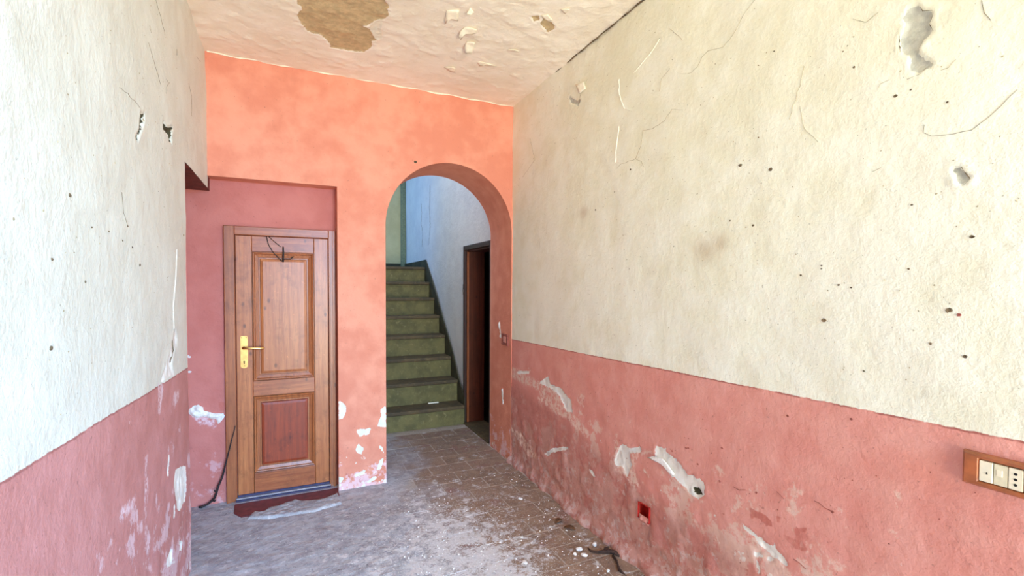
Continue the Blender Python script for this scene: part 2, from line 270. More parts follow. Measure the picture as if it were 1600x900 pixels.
# ------------------------------------------------------------------ materials
class NT:
    def __init__(s, name, rough=.8):
        s.m = bpy.data.materials.new(name); s.m.use_nodes = True; s.t = s.m.node_tree
        s.b = s.t.nodes['Principled BSDF']; s.b.inputs['Roughness'].default_value = rough
        s.pos = s.n('ShaderNodeNewGeometry').outputs['Position']
    def n(s, k, **kw):
        x = s.t.nodes.new(k)
        for a, v in kw.items(): setattr(x, a, v)
        return x
    def put(s, sock, v):
        if isinstance(v, bpy.types.NodeSocket): s.t.links.new(v, sock)
        elif v is not None: sock.default_value = v
    def math(s, op, a, b=None, c=None):
        x = s.n('ShaderNodeMath', operation=op)
        for i, v in enumerate((a, b, c)): s.put(x.inputs[i], v)
        return x.outputs[0]
    def mul(s, a, b): return s.math('MULTIPLY', a, b)
    def add(s, a, b): return s.math('ADD', a, b)
    def noise(s, scale, det=4, vec=None, off=0, stretch=None, rough=.55):
        v = vec if vec is not None else s.pos
        if stretch or off:
            mp = s.n('ShaderNodeMapping'); s.put(mp.inputs[0], v)
            mp.inputs['Location'].default_value = (off, off*.7, off*.3)
            if stretch: mp.inputs['Scale'].default_value = stretch
            v = mp.outputs[0]
        x = s.n('ShaderNodeTexNoise'); s.put(x.inputs['Vector'], v); x.inputs['Scale'].default_value = scale
        x.inputs['Detail'].default_value = det; x.inputs['Roughness'].default_value = rough
        return x.outputs['Fac']
    def step(s, v, a, b):
        x = s.n('ShaderNodeMapRange', interpolation_type='SMOOTHSTEP'); s.put(x.inputs[0], v)
        x.inputs[1].default_value = a; x.inputs[2].default_value = b
        return x.outputs[0]
    def mix(s, f, a, b, mode='MIX'):
        x = s.n('ShaderNodeMix', data_type='RGBA', blend_type=mode)
        s.put(x.inputs[0], f)
        s.put(x.inputs[6], a); s.put(x.inputs[7], b)
        return x.outputs[2]
    def attr(s, name):
        return s.n('ShaderNodeAttribute', attribute_name=name).outputs['Fac']
    def xyz(s):
        x = s.n('ShaderNodeSeparateXYZ'); s.put(x.inputs[0], s.pos); return x.outputs
    def bump(s, h, strength=.3, dist=.01):
        x = s.n('ShaderNodeBump'); x.inputs['Strength'].default_value = strength; x.inputs['Distance'].default_value = dist
        s.put(x.inputs['Height'], h); s.put(s.b.inputs['Normal'], x.outputs[0])
    def col(s, c): s.put(s.b.inputs['Base Color'], c); return s.m

def plaster(name, up, up2, lo=None, lo2=None, dado=None, pale=(228, 196, 180), white=(240, 238, 230),
            bare=(165, 148, 112), dark=(190, 105, 92), eff=None, speck=.72, line=None, grain=.35):
    s = NT(name, .85); X, Y, Z = s.xyz()
    a = s.noise(2.1, 3); b = s.noise(9, 6); c = s.noise(46, 4); d = s.noise(170, 2)
    col = s.mix(s.step(s.add(s.mul(a, .6), s.mul(b, .5)), .42, .68), lin(up), lin(up2))
    grime = s.step(s.noise(5.5, 8, off=3.1, rough=.7), .60, .78)
    col = s.mix(s.mul(grime, .30), col, lin(tuple(v*.78 for v in up)))
    sp = s.step(s.noise(85, 2, off=9.), speck, speck+.04)
    col = s.mix(s.mul(sp, .55), col, lin(tuple(v*.62 for v in up)))
    if dado:
        z0, sl = dado
        low = s.mix(s.step(s.add(s.mul(a, .5), s.mul(b, .6)), .42, .70), lin(lo), lin(lo2))
        low = s.mix(s.mul(s.step(s.noise(60, 3, off=5.), .66, .72), .5), low, lin(tuple(v*.72 for v in lo)))
        edge = s.add(s.mul(s.math('SUBTRACT', c, .5), .010), s.add(s.mul(Y, -sl), Z))
        mk = s.step(edge, z0+.0015, z0-.0015)
        if line:
            ln = s.mul(s.step(edge, z0-.008, z0-.004), .75)
            low = s.mix(s.mul(ln, s.step(s.noise(11, 3, off=2.), .30, .5)), low, lin(line))
    else:
        mk = None; low = col
    if eff:
        h0, k, th, amt = eff
        n = s.noise(7, 8, off=1.7, rough=.68)
        e = s.add(n, s.mul(s.math('SUBTRACT', h0, Z), k))
        e2 = s.mul(s.step(e, th, th+.07), amt)
        low = s.mix(e2, low, lin(pale))
        e3 = s.step(s.add(s.noise(16, 8, off=6.2, rough=.7), s.mul(s.math('SUBTRACT', h0*.8, Z), k*.8)), th+.08, th+.10)
        low = s.mix(s.mul(e3, .75), low, lin(white))
        e4 = s.step(s.add(s.noise(22, 6, off=8.2, rough=.7), s.mul(s.math('SUBTRACT', h0*.8, Z), k*.7)), th+.085, th+.12)
        low = s.mix(s.mul(e4, .6), low, lin(dark))
    col = s.mix(mk, col, low) if mk is not None else low
    jag = s.mul(s.math('SUBTRACT', s.noise(70, 5, off=2.2), .5), .012)
    def mask(k, w=.0012, j=1.0): return s.step(s.add(s.attr(k), s.mul(jag, j)), 1-w, 1+w)
    col = s.mix(s.mul(s.mul(mask('dark', .004), .8), s.step(b, .3, .5)), col, lin(dark))
    col = s.mix(s.mul(mask('damp', .07, 6.), .62), col, s.mix(s.step(s.noise(18, 6, off=17., rough=.7), .35, .65), lin((166, 100, 90)), lin((190, 124, 112))))
    col = s.mix(s.mul(mask('pale', .012, 3.), s.step(s.noise(30, 6, off=4.4, rough=.7), .40, .58)), col, lin(pale))
    col = s.mix(mask('white'), col, s.mix(s.step(b, .35, .65), lin(white), lin(tuple(v*.94 for v in white))))
    bc = s.mix(s.step(s.noise(28, 6, off=7., rough=.7), .35, .65), lin(bare), lin(tuple(v*.88 for v in bare)))
    col = s.mix(mask('bare'), col, bc)
    col = s.mix(mask('hole'), col, lin((70, 66, 44)))
    col = s.mix(s.mul(s.attr('stain'), .38), col, lin((165, 125, 75)))
    s.bump(s.add(s.add(s.mul(b, .9), s.mul(c, .45)), s.mul(d, .16)), grain, .02)
    return s.col(col)

CREAM, CREAM2 = (232, 229, 205), (240, 239, 222)
PINK, PINK2 = (216, 142, 129), (224, 158, 145)
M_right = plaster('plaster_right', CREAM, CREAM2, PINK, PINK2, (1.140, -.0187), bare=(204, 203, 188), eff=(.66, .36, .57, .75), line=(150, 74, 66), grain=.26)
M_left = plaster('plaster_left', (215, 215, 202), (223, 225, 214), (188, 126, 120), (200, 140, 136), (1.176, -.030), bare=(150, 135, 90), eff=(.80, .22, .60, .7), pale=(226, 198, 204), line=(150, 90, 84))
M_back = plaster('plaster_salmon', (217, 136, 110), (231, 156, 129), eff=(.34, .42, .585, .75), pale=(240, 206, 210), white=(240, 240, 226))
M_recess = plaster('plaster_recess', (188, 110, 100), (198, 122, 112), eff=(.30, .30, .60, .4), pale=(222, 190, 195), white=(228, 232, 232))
M_ceil = plaster('plaster_ceiling', (238, 228, 210), (246, 238, 224), bare=(208, 184, 142), white=(238, 232, 214))
M_hall = plaster('plaster_hall', (226, 226, 222), (236, 236, 230), grain=.45)
M_hallgreen = plaster('plaster_hall_green', (190, 184, 138), (202, 196, 150))

def simple(name, c, rough=.6, metal=0, var=.0, scale=40, bump=0.0, coat=0):
    s = NT(name, rough); s.b.inputs['Metallic'].default_value = metal
    if coat: s.b.inputs['Coat Weight'].default_value = coat
    n = s.noise(scale, 5)
    if bump: s.bump(n, bump, .005)
    return s.col(s.mix(s.step(n, .3, .7), lin(tuple(min(255, v*(1+var)) for v in c)), lin(tuple(v*(1-var) for v in c))))
M_crack = simple('crack_dirt', (160, 146, 116), .9, var=.2)
M_darkcrack = simple('dark_dirt', (104, 88, 66), .9, var=.25)
M_lip = simple('paint_lip', (244, 238, 220), .85, var=.02)
M_flake = simple('flake', (244, 236, 214), .8, var=.03)
M_pflake = simple('pink_flake', (214, 150, 138), .8, var=.06)
M_scratch = simple('scratch', (150, 84, 72), .9, var=.15)
M_chalk = simple('chalk', (236, 230, 222), .9, var=.05, scale=120, bump=.3)
M_brass = simple('brass', (226, 190, 120), .28, 1.0, var=.06)
M_brassdark = simple('dark_brass', (110, 84, 48), .4, .9, var=.1)
M_black = simple('black_rubber', (38, 30, 30), .7, var=.2)
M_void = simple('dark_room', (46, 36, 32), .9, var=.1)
M_keyhole = simple('keyhole', (20, 16, 14), .8)
M_maroon = simple('maroon_stone', (112, 48, 50), .55, var=.12, scale=25, bump=.1)
M_alu = simple('alu', (176, 172, 178), .42, .6, var=.08, scale=60)
M_navy = simple('navy_strip', (52, 50, 84), .55, var=.15)
M_brownplast = simple('brown_frame', (160, 90, 50), .3, var=.12, scale=18, coat=.3)
M_ivory = simple('ivory_plastic', (238, 230, 204), .35, var=.02)
M_ivory2 = simple('ivory_aged', (222, 214, 184), .4, var=.05)
M_redbox = simple('red_plastic', (178, 34, 26), .5, var=.1)
M_leaf = simple('dry_leaf', (104, 70, 42), .8, var=.2)
M_twig = simple('twig_bark', (58, 38, 30), .85, var=.3, scale=90, bump=.5)
M_olive = simple('olive_dark', (62, 60, 38), .75, var=.18, scale=9, bump=.1)

def wood(name, c1, c2, c3, rough=.38, knots=True, axis=2, scale=1.0, coat=.25):
    s = NT(name, rough); st = [22, 22, 22]; st[axis] = 1.1
    g = s.noise(2.2*scale, 6, stretch=tuple(st), rough=.6)
    g2 = s.noise(7*scale, 4, stretch=tuple(v*1.5 for v in st), off=4.)
    big = s.noise(3.0, 3, off=6.)
    col = s.mix(s.step(g, .32, .68), lin(c1), lin(c2))
    col = s.mix(s.mul(s.step(g2, .52, .70), .45), col, lin(c3))
    col = s.mix(s.mul(s.step(big, .40, .66), .45), col, lin(c2))
    if knots:
        v = s.n('ShaderNodeTexVoronoi'); mp = s.n('ShaderNodeMapping'); s.put(mp.inputs[0], s.pos)
        mp.inputs['Scale'].default_value = (11, 11, 6.5); s.put(v.inputs['Vector'], mp.outputs[0]); v.inputs['Scale'].default_value = 1.0
        col = s.mix(s.mul(s.step(v.outputs['Distance'], .15, .05), .9), col, lin(c3))
    wear = s.step(s.noise(38, 5, off=12., rough=.7), .63, .70)
    col = s.mix(s.mul(wear, .35), col, lin(tuple(min(255, v*1.35) for v in c1)))
    blot = s.step(s.noise(9, 6, off=15., rough=.7), .50, .70)
    col = s.mix(s.mul(blot, .40), col, lin(c3))
    s.b.inputs['Coat Weight'].default_value = coat; s.b.inputs['Coat Roughness'].default_value = .35
    s.bump(s.add(g, s.mul(g2, .5)), .12, .004)
    return s.col(col)
M_wood = wood('pine_door', (194, 120, 68), (162, 90, 48), (100, 50, 26))
M_woodframe = wood('pine_frame', (176, 104, 60), (144, 78, 44), (90, 44, 26))
M_woodrail = wood('pine_rail', (180, 104, 58), (148, 76, 42), (94, 46, 26), axis=0)
M_woodred = wood('pine_panel_low', (156, 62, 26), (130, 50, 24), (86, 30, 18), coat=.04, rough=.5)
M_mould = wood('pine_moulding', (182, 108, 60), (150, 82, 44), (96, 48, 26), knots=False)
M_hallwood = wood('hall_door_wood', (110, 52, 34), (84, 36, 24), (56, 22, 16), .5)
M_hallwood2 = wood('hall_casing_wood', (70, 34, 24), (52, 24, 18), (36, 16, 12), .5)

def floor_mat(name, tile):
    s = NT(name, .8); X, Y, Z = s.xyz()
    a = s.noise(3.5, 6, rough=.65); b = s.noise(14, 7, off=2., rough=.68); c = s.noise(60, 4, off=5.); d = s.noise(130, 3, off=8.)
    if tile:
        r = s.n('ShaderNodeObjectInfo').outputs['Random']
        col = s.mix(s.step(b, .35, .68), lin((158, 128, 102)), lin((128, 100, 80)))
        col = s.mix(s.mul(r, .5), col, lin((156, 124, 102)))
        col = s.mix(s.mul(s.step(s.noise(6, 5, off=11.), .56, .68), .55), col, lin((142, 96, 84)))
    else:
        col = s.mix(s.step(b, .35, .65), lin((178, 174, 174)), lin((152, 148, 150)))
        tj = s.mul(s.step(X, .62, .80), .8)
        col = s.mix(tj, col, lin((184, 162, 138)))
    # cement dust trodden over the left half
    cm = s.step(s.add(X, s.mul(s.math('SUBTRACT', a, .5), 1.2)), 1.12, .62)
    col = s.mix(s.mul(cm, .75), col, s.mix(s.step(b, .38, .62), lin((190, 188, 190)), lin((162, 158, 162))))
    # white plaster dust, thickest in the middle of the room
    dx = s.math('SUBTRACT', X, .82); dy = s.math('SUBTRACT', Y, 2.45)
    r2 = s.add(s.mul(s.mul(dx, dx), 2.6), s.mul(s.mul(dy, dy), .9))
    g = s.math('POWER', 2.718, s.mul(r2, -1.5))
    w = s.step(s.add(s.noise(11, 9, off=21., rough=.78), s.mul(g, .17)), .565, .69)
    w2 = s.step(s.add(c, s.mul(g, .13)), .64, .74)
    w3 = s.step(s.add(d, s.mul(g, .10)), .65, .71)
    white = lin((226, 220, 216))
    col = s.mix(s.mul(w, .85), col, white); col = s.mix(s.mul(w2, .9), col, white); col = s.mix(s.mul(w3, .8), col, white)
    dk = s.step(s.noise(42, 6, off=14., rough=.75), .57, .66)
    col = s.mix(s.mul(dk, .55), col, lin((74, 62, 58)))
    s.bump(s.add(s.add(b, s.mul(c, .6)), s.mul(d, .25)), .55, .012)
    return s.col(col)
M_floor = floor_mat('cement_floor', False); M_tile = floor_mat('clay_tile', True)

def stair_mat(name, c1, c2, dirt):
    s = NT(name, .7); b = s.noise(8, 7, rough=.65); c = s.noise(40, 5, off=3.)
    col = s.mix(s.step(b, .35, .65), lin(c1), lin(c2))
    col = s.mix(s.mul(s.step(s.noise(20, 7, off=5., rough=.7), .54, .68), .7), col, lin(dirt))
    s.bump(s.add(b, c), .3, .006)
    return s.col(col)
M_riser = stair_mat('riser_green', (122, 112, 64), (98, 92, 52), (150, 138, 90))
M_tread = stair_mat('tread_worn', (98, 80, 50), (76, 64, 42), (126, 106, 68))

# ------------------------------------------------------------------ room shell
mk = lambda w: {'bare': MARK.get(w+'_bare', []), 'white': MARK.get(w+'_white', []), 'pale': MARK.get(w+'_pale', []),
                'dark': MARK.get(w+'_dark', []), 'damp': MARK.get(w+'_damp', []), 'hole': MARK.get(w+'_hole', [])}
RB = (1.939, 2.022, .275, .355)     # hole for the red box
def base_right(u, v, p):
    n = fbm(p, 9, 3, 2.)
    coving = np.exp(-(v/.055)**2)*(.030+.035*n)
    lumps = sstep(.75, .1, v)*np.maximum(fbm(p, 11, 4, 9.), 0)*.020
    return np.maximum(coving, 0)+lumps
mR = mk('R'); mR['stain'] = [((1.60, 1.69), .07), ((1.52, 1.715), .05), ((2.6, 2.0), .05)]
wall_right = surface('wall_right', 0, XR, -1,
    [(cat(span(YF, .35, .06), span(.35, RB[0], .0095), span(RB[0], RB[1], .0095), span(RB[1], YB+.02, .010)),
      cat(span(0, RB[2], .0095), span(RB[2], RB[3], .0095), span(RB[3], H+.02, .010)))],
    M_right, mR, base=base_right, drop=lambda u, v: (u > RB[0]) & (u < RB[1]) & (v > RB[2]) & (v < RB[3]))
tag(wall_right, kind='structure')
def base_left(u, v, p):
    return sstep(.7, .1, v)*np.maximum(fbm(p, 10, 4, 9.), 0)*.014
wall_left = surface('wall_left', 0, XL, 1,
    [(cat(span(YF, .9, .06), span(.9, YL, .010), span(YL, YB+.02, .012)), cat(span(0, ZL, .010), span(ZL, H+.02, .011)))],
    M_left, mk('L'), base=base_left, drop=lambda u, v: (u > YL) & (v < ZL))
tag(wall_left, kind='structure')
mC = mk('C')
ceiling = surface('ceiling', 2, H, -1,
    [(span(XL-.03, XR+.03, .011), cat(span(YF-.1, 1.4, .06), span(1.4, YB+.03, .010)))], M_ceil, mC,
    base=lambda u, v, p: np.maximum(fbm(p, 13, 4, 4.), .02)*.012)
tag(ceiling, kind='structure')
# back wall: over the recess, pillar, over the arch, sliver at the right
def arch_z(u):
    t = (u-AXC)/AR
    return ASP+AR*math.sqrt(max(0, 1-t*t))
th = np.linspace(math.pi, 0, 73); acols = AXC+AR*np.cos(th)
def base_back(u, v, p):
    return sstep(.45, .05, v)*np.maximum(fbm(p, 13, 4, 1.), 0)*.014
wall_back = surface('wall_back', 1, YB, -1, [
    (span(XL-.03, XRR, .013), span(ZR, H+.03, .013)),
    (span(XRR, AX0, .010), cat(span(0, .8, .009), span(.8, H+.03, .013))),
    (acols, lambda u: np.linspace(arch_z(u), H+.03, 56)),
    (span(AX1, XR+.03, .006), span(0, H+.03, .013))], M_back, mk('B'), disp=.6, base=base_back)
tag(wall_back, kind='structure')
# reveals of the arch and of the recess
ap = [(AX0, 0), (AX0, .5), (AX0, 1.0), (AX0, 1.5)]+[(AXC+AR*math.cos(t), ASP+AR*math.sin(t)) for t in np.linspace(math.pi, 0, 49)]+[(AX1, 1.5), (AX1, 1.0), (AX1, .5), (AX1, 0)]
V, F = [], []
ny = 8
for x, z in ap:
    for k in range(ny+1): V.append((x, YB-.003+(YT-YB)*k/ny, z))
for i in range(len(ap)-1):
    for k in range(ny):
        a = i*(ny+1)+k; F.append((a, a+1, a+ny+2, a+ny+1))
o = raw('arch_reveal', V, F, M_back, wall_back, True)
o = raw('recess_reveal', [(XL, YB, ZR), (XRR, YB, ZR), (XRR, YD+.02, ZR), (XL, YD+.02, ZR), (XRR, YB, 0), (XRR, YD+.02, 0)],
        [(0, 1, 2, 3), (1, 4, 5, 2)], M_back, wall_back)
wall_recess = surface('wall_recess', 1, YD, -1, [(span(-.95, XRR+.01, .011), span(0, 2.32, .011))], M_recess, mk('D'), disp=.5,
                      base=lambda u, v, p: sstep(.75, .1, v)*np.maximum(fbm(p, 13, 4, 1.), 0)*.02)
tag(wall_recess, kind='structure')
# the side niche behind the end of the left wall
bm = bmesh.new()
def quad(bm, *p): bm.faces.new([bm.verts.new(q) for q in p])
quad(bm, (XL, YL, 0), (XL, YL, ZL), (-.95, YL, ZL), (-.95, YL, 0))
quad(bm, (-.95, YL, 0), (-.95, YL, ZL), (-.95, YD, ZL), (-.95, YD, 0))
me = bpy.data.meshes.new('wall_niche'); bm.to_mesh(me); bm.free()
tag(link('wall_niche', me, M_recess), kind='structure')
box('lintel', -.95, XL-.004, YL+.002, YD-.002, ZL-.002, ZL+.10, simple('lintel_shade', (104, 46, 38), .8, var=.2, scale=14), wall_left)  # dark maroon underside: shade of the niche put into the lintel's colour
# front wall with the street doorway (behind the camera)
bm = bmesh.new()
for x0, x1, z0, z1 in ((XL, .15, 0, H), (1.65, XR, 0, H), (.15, 1.65, 2.7, H)):
    add_box(bm, x0, x1, YF-.25, YF, z0, z1)
tag(bm_obj('wall_front', bm, M_left), kind='structure')
# floor: one slab, clay tiles bedded in it on the right and in the hall
us = span(-.95, HX+.05, .014); vsn = cat(span(YF-.3, 1.2, .05), span(1.2, 4.2, .012), span(4.2, 5.06, .02))
def base_floor(u, v, p):
    tile = sstep(.60, .72, u+fbm(p, 5, 3, 3.)*.25)
    return tile*-.0014+(1-tile)*(.0015+fbm(p, 16, 4, 8.)*.007)-fbm(p, 1.6, 2)*.010-fbm(p, 7, 3, 11.)*.0035*1.0
floor = surface('floor', 2, 0.0, 1, [(us, vsn)], M_floor, {}, base=base_floor)
tag(floor, kind='structure')
TW, TD, G = .340, .188, .0055
bm = bmesh.new(); add_box(bm, -(TW-G)/2, (TW-G)/2, -(TD-G)/2, (TD-G)/2, -.014, 0, .0018)
bmesh.ops.recalc_face_normals(bm, faces=bm.faces[:])
tile_me = bpy.data.meshes.new('tile'); bm.to_mesh(tile_me); bm.free(); tile_me.materials.append(M_tile)
for k in range(-8, 14):
    y0 = 2.37+k*TD
    if y0+TD > 4.93: break
    x = (1.175 if k % 2 == 0 else 1.345)-TW*3
    while x < 1.70:
        x0, x1 = x, x+TW; lim = XR-.02 if y0 < YB else HX-.02
        lo = .60+.09*math.sin(k*2.3) if y0+TD/2 < YB else .52
        if (x0+x1)/2 > lo and x0 < lim-.05:
            if x1 > lim or (y0+TD > YB and y0 < YB and False):
                o = box('tile', x0+G/2, lim, y0+G/2, y0+TD-G/2, -.014, 0, M_tile, floor, .0018)
            else:
                o = link('tile', tile_me, None, floor)
                o.location = ((x0+x1)/2, y0+TD/2, random.uniform(-.001, .0012))
                o.rotation_euler = (random.uniform(-.003, .003), random.uniform(-.003, .003), random.uniform(-.004, .004))
        x += TW

# ------------------------------------------------------------------ cracks, lips, holes and flakes of the plaster
def crack(name, ax, val, sgn, pts, w, h, mat, parent, jit=.003, step=.02):
    L = smooth_line([(p[0], p[1]) for p in pts], step, jit)
    if len(L) < 3: L = [L[0], L[0].lerp(L[-1], .5), L[-1]]
    V, F = [], []; n = len(L)
    for i, p in enumerate(L):
        t = (L[min(i+1, n-1)]-L[max(i-1, 0)]); t.normalize(); q = Vector((-t.y, t.x))
        ww = w*(.25+.75*math.sin(math.pi*(i+.5)/n))*random.uniform(.6, 1.25)
        for s_, hh in ((-1, -.003), (0.1, h), (1, -.003)):
            a = p+q*(ww*s_); V.append(plane3(ax, val+sgn*(hh+OFF(ax, val, a)), a.x, a.y))
    for i in range(n-1):
        for j in range(2): F.append((i*3+j, i*3+j+1, i*3+j+4, i*3+j+3))
    return raw(name, V, F, mat, parent)
def OFF(ax, val, a):
    p = np.array([[a.x, a.y, ax*3.7]])
    return float(fbm(p, 1.6, 2)[0]*.010+fbm(p, 7, 3, 11.)[0]*.0035)
EDGE = (2, 5, 7, 8, 9, 6)
for k_, p in enumerate(MARK['R_cracks']): crack('paint_crack', 0, XR, -1, p, .0020, .0014, M_darkcrack if k_ in EDGE else M_crack, wall_right)
for p in MARK['R_lips']: crack('paint_lip', 0, XR, -1, p, .004, .003, M_lip, wall_right)
for p in MARK['R_scratches']: crack('scratch', 0, XR, -1, p, .004, .0025, M_scratch, wall_right)
for p in MARK['L_cracks']: crack('paint_crack', 0, XL, 1, p, .0018, .0012, M_darkcrack, wall_left)
for p in MARK['L_lips']: crack('paint_lip', 0, XL, 1, p, .0025, .0025, M_lip, wall_left)
# dirty gap where the ceiling meets the right wall
V = [(XR-.004, y, H-.004+.002*math.sin(y*40)) for y in np.linspace(.9, 3.0, 40)]
bm = bmesh.new(); add_tube(bm, V, [.0015+.004*random.random()*(1 if v[1] < 2.9 else .4) for v in V], 5)
bm_obj('corner_crack', bm, M_darkcrack, ceiling)
V = [(x, YB-.006, H-.002+.004*math.sin(x*23)) for x in np.linspace(XL+.01, XR-.01, 60)]
bm = bmesh.new(); add_tube(bm, V, [.003+.004*random.random() for v in V], 5)
bm_obj('cream_paint_edge', bm, M_flake, ceiling)
def chip(name, ax, val, sgn, c, r, mat, parent, h=.002, n=7):
    a0 = random.random()*6; o = OFF(ax, val, Vector(c)); V = [plane3(ax, val+sgn*(o+h*.4), c[0], c[1])]
    for k in range(n):
        a = a0+k*2*math.pi/n; rr = r*random.uniform(.55, 1.25)
        V.append(plane3(ax, val+sgn*(o+h), c[0]+rr*math.cos(a), c[1]+rr*math.sin(a)*.8))
    for k in range(n):
        a = a0+k*2*math.pi/n; rr = r*1.5
        V.append(plane3(ax, val+sgn*(o-.003), c[0]+rr*math.cos(a), c[1]+rr*math.sin(a)*.8))
    F = [(0, 1+k, 1+(k+1) % n) for k in range(n)]+[(1+k, 1+n+k, 1+n+(k+1) % n, 1+(k+1) % n) for k in range(n)]
    return raw(name, V, F, mat, parent)
for i, p in enumerate(MARK['R_specks']): chip('nail_hole', 0, XR, -1, p[0], [.0032, .0055, .0028, .004][i % 4] if i > 3 else .008, M_darkcrack, wall_right)
for i, p in enumerate(MARK['R_dadospecks']): chip('nail_hole', 0, XR, -1, p[0], .005, M_scratch, wall_right)
for i, p in enumerate(MARK['L_specks']): chip('nail_hole', 0, XL, 1, p[0], [.004, .006, .003][i % 3], M_darkcrack, wall_left)
for p in MARK['B_specks']: chip('nail_hole', 1, YB, -1, p[0], .010, M_darkcrack, wall_back)
# many flecks too small to pick apart
def flecks(name, ax, val, sgn, n, ur, vr, rr, mat, parent, seed):
    r = np.random.RandomState(seed); V, F = [], []
    for _ in range(n):
        c = (r.uniform(*ur), r.uniform(*vr)); o = OFF(ax, val, Vector(c)); q = rr*r.uniform(.4, 1.0)**2+.001; a0 = r.uniform(0, 6); b = len(V)
        V.append(plane3(ax, val+sgn*(o+.0022), *c))
        for k in range(5):
            a = a0+k*1.2566; s_ = q*r.uniform(.6, 1.3)
            V.append(plane3(ax, val+sgn*(o-.001), c[0]+s_*math.cos(a), c[1]+s_*math.sin(a)))
        F += [(b, b+1+k, b+1+(k+1) % 5) for k in range(5)]
    tag(raw(name, V, F, mat, parent), kind='stuff')
flecks('plaster_flecks', 0, XR, -1, 420, (.5, 3.6), (1.2, 3.0), .0035, M_crack, wall_right, 3)
flecks('paint_flecks', 0, XR, -1, 160, (.5, 3.6), (.1, 1.0), .0045, M_scratch, wall_right, 4)
flecks('plaster_flecks', 0, XL, 1, 150, (1.1, 2.9), (1.2, 3.0), .004, M_crack, wall_left, 5)
# curled paint flakes hanging from the ceiling
def flake(name, pts, ax, val, sgn, mat, parent, lift=.02, n=3):
    P = np.array(pts); c = P.mean(0); hinge = P[np.argmin(P[:, 0]+P[:, 1]*.5)]
    far = max(np.hypot(*(p-hinge)) for p in P)
    # resample the outline
    out = []
    for a, b in zip(P, np.roll(P, -1, 0)):
        for k in range(3): out.append(a+(b-a)*k/3)
    V, F = [], []
    m = len(out)
    for ring in (1.0, .5):
        for p in out:
            q = c+(p-c)*ring; t = np.hypot(*(q-hinge))/far
            V.append(plane3(ax, val+sgn*(.004+lift*t**1.6), *q))
    V.append(plane3(ax, val+sgn*(.004+lift*(np.hypot(*(c-hinge))/far)**1.6), *c))
    for i in range(m):
        j = (i+1) % m; F += [(i, j, m+j, m+i), (m+i, m+j, 2*m)]
    o = raw(name, V, F, mat, parent, True)
    md = o.modifiers.new('thickness', 'SOLIDIFY'); md.thickness = .0022; md.offset = 0
    return o
for i, p in enumerate(MARK['C_flakes']): flake('paint_flake', p, 2, H, -1, M_flake, ceiling, [.035, .03, .015, .02, .012, .01, .008, .012, .012][i])
for p in MARK['R_flap']: flake('paint_flake', p, 0, XR, -1, M_chalk, wall_right, .018)
flake('paint_flake', [(2.68, 2.84), (2.60, 2.83), (2.58, 2.78), (2.65, 2.77)], 0, XR, -1, M_flake, wall_right, .014)
# loose plaster lumps over the recess wall beside the door
def lump(name, pts, ax, val, sgn, mat, parent, h=.014, seed=0, rough=1.1, sink=.004, soft=.012):
    P = np.array(pts); lo, hi = P.min(0)-.005, P.max(0)+.005
    u, v = np.meshgrid(np.arange(lo[0], hi[0], .0075), np.arange(lo[1], hi[1], .0075), indexing='ij'); sh = u.shape
    u, v = u.ravel(), v.ravel(); s_ = sdf(u, v, [pts]); p3 = np.stack([u, v, np.full(len(u), seed*1.7)], 1)
    z = h*sstep(-.004, soft, s_)*(.7+fbm(p3, 40, 3)*rough)-sink
    V = [plane3(ax, val+sgn*float(z[i]), float(u[i]), float(v[i])) for i in range(len(u))]
    F = []
    for i in range(sh[0]-1):
        for j in range(sh[1]-1):
            q = (i*sh[1]+j, (i+1)*sh[1]+j, (i+1)*sh[1]+j+1, i*sh[1]+j+1)
            if max(s_[k] for k in q) > -.006: F.append(q if (sgn > 0) != {0: True, 1: False, 2: True}[ax] else q[::-1])
    return raw(name, V, [f[::-1] for f in F], mat, parent, True)
for i, p in enumerate(MARK['D_white'][:1]): lump('peeling_plaster', p, 1, YD, -1, M_chalk, wall_recess, .026, i)

# ------------------------------------------------------------------ pine door in the recess
door = empty('door_1', (-.07, YD, 0), kind='structure', label='varnished pine door with two raised panels in the pink recess', )
FY0 = YD-.035                      # face of the frame
fx0, fx1, fz = -.437, .283, 1.932
frame = box('door_frame', fx0, -.372, FY0, YD+.03, 0, fz, M_woodframe, door, .004, 2)
box('door_frame', .236, fx1, FY0, YD+.03, 0, fz, M_woodframe, door, .004, 2)
box('door_frame', -.372, .236, FY0, YD+.03, 1.872, fz, M_woodrail, door, .004, 2)
bm = bmesh.new()
add_box(bm, .236, .246, FY0-.006, FY0+.002, 0, 1.88, .002); add_box(bm, .262, .272, FY0-.006, FY0+.002, 0, 1.925, .002)
bm_obj('frame_bead', bm, M_mould, door)
lx0, lx1, lz0, lz1 = -.368, .232, .035, 1.868
LY = FY0+.012                      # face of the leaf
leaf = box('door_leaf', lx0, lx1, LY+.0185, LY+.04, lz0, lz1, M_mould, door)
for nm, x0, x1, z0, z1, mm in (('stile', lx0, -.268, lz0, lz1, M_wood), ('stile', .136, lx1, lz0, lz1, M_wood),
        ('rail', -.268, .136, 1.760, lz1, M_woodrail), ('rail', -.268, .136, .735, .842, M_woodrail), ('rail', -.268, .136, lz0, .184, M_woodrail)):
    box(nm, x0+.0006, x1-.0006, LY, LY+.02, z0, z1, mm, leaf, .003, 2)
def ring(bm, x0, x1, z0, z1, w, y0, prof):
    """mitred moulding: prof = (inset 0..1, depth)"""
    rows = [[bm.verts.new((x, y0+d, z)) for x, z in ((x0+w*t, z0+w*t), (x1-w*t, z0+w*t), (x1-w*t, z1-w*t), (x0+w*t, z1-w*t))] for t, d in prof]
    for a, b in zip(rows, rows[1:]):
        for i in range(4): bm.faces.new((a[i], a[(i+1) % 4], b[(i+1) % 4], b[i]))
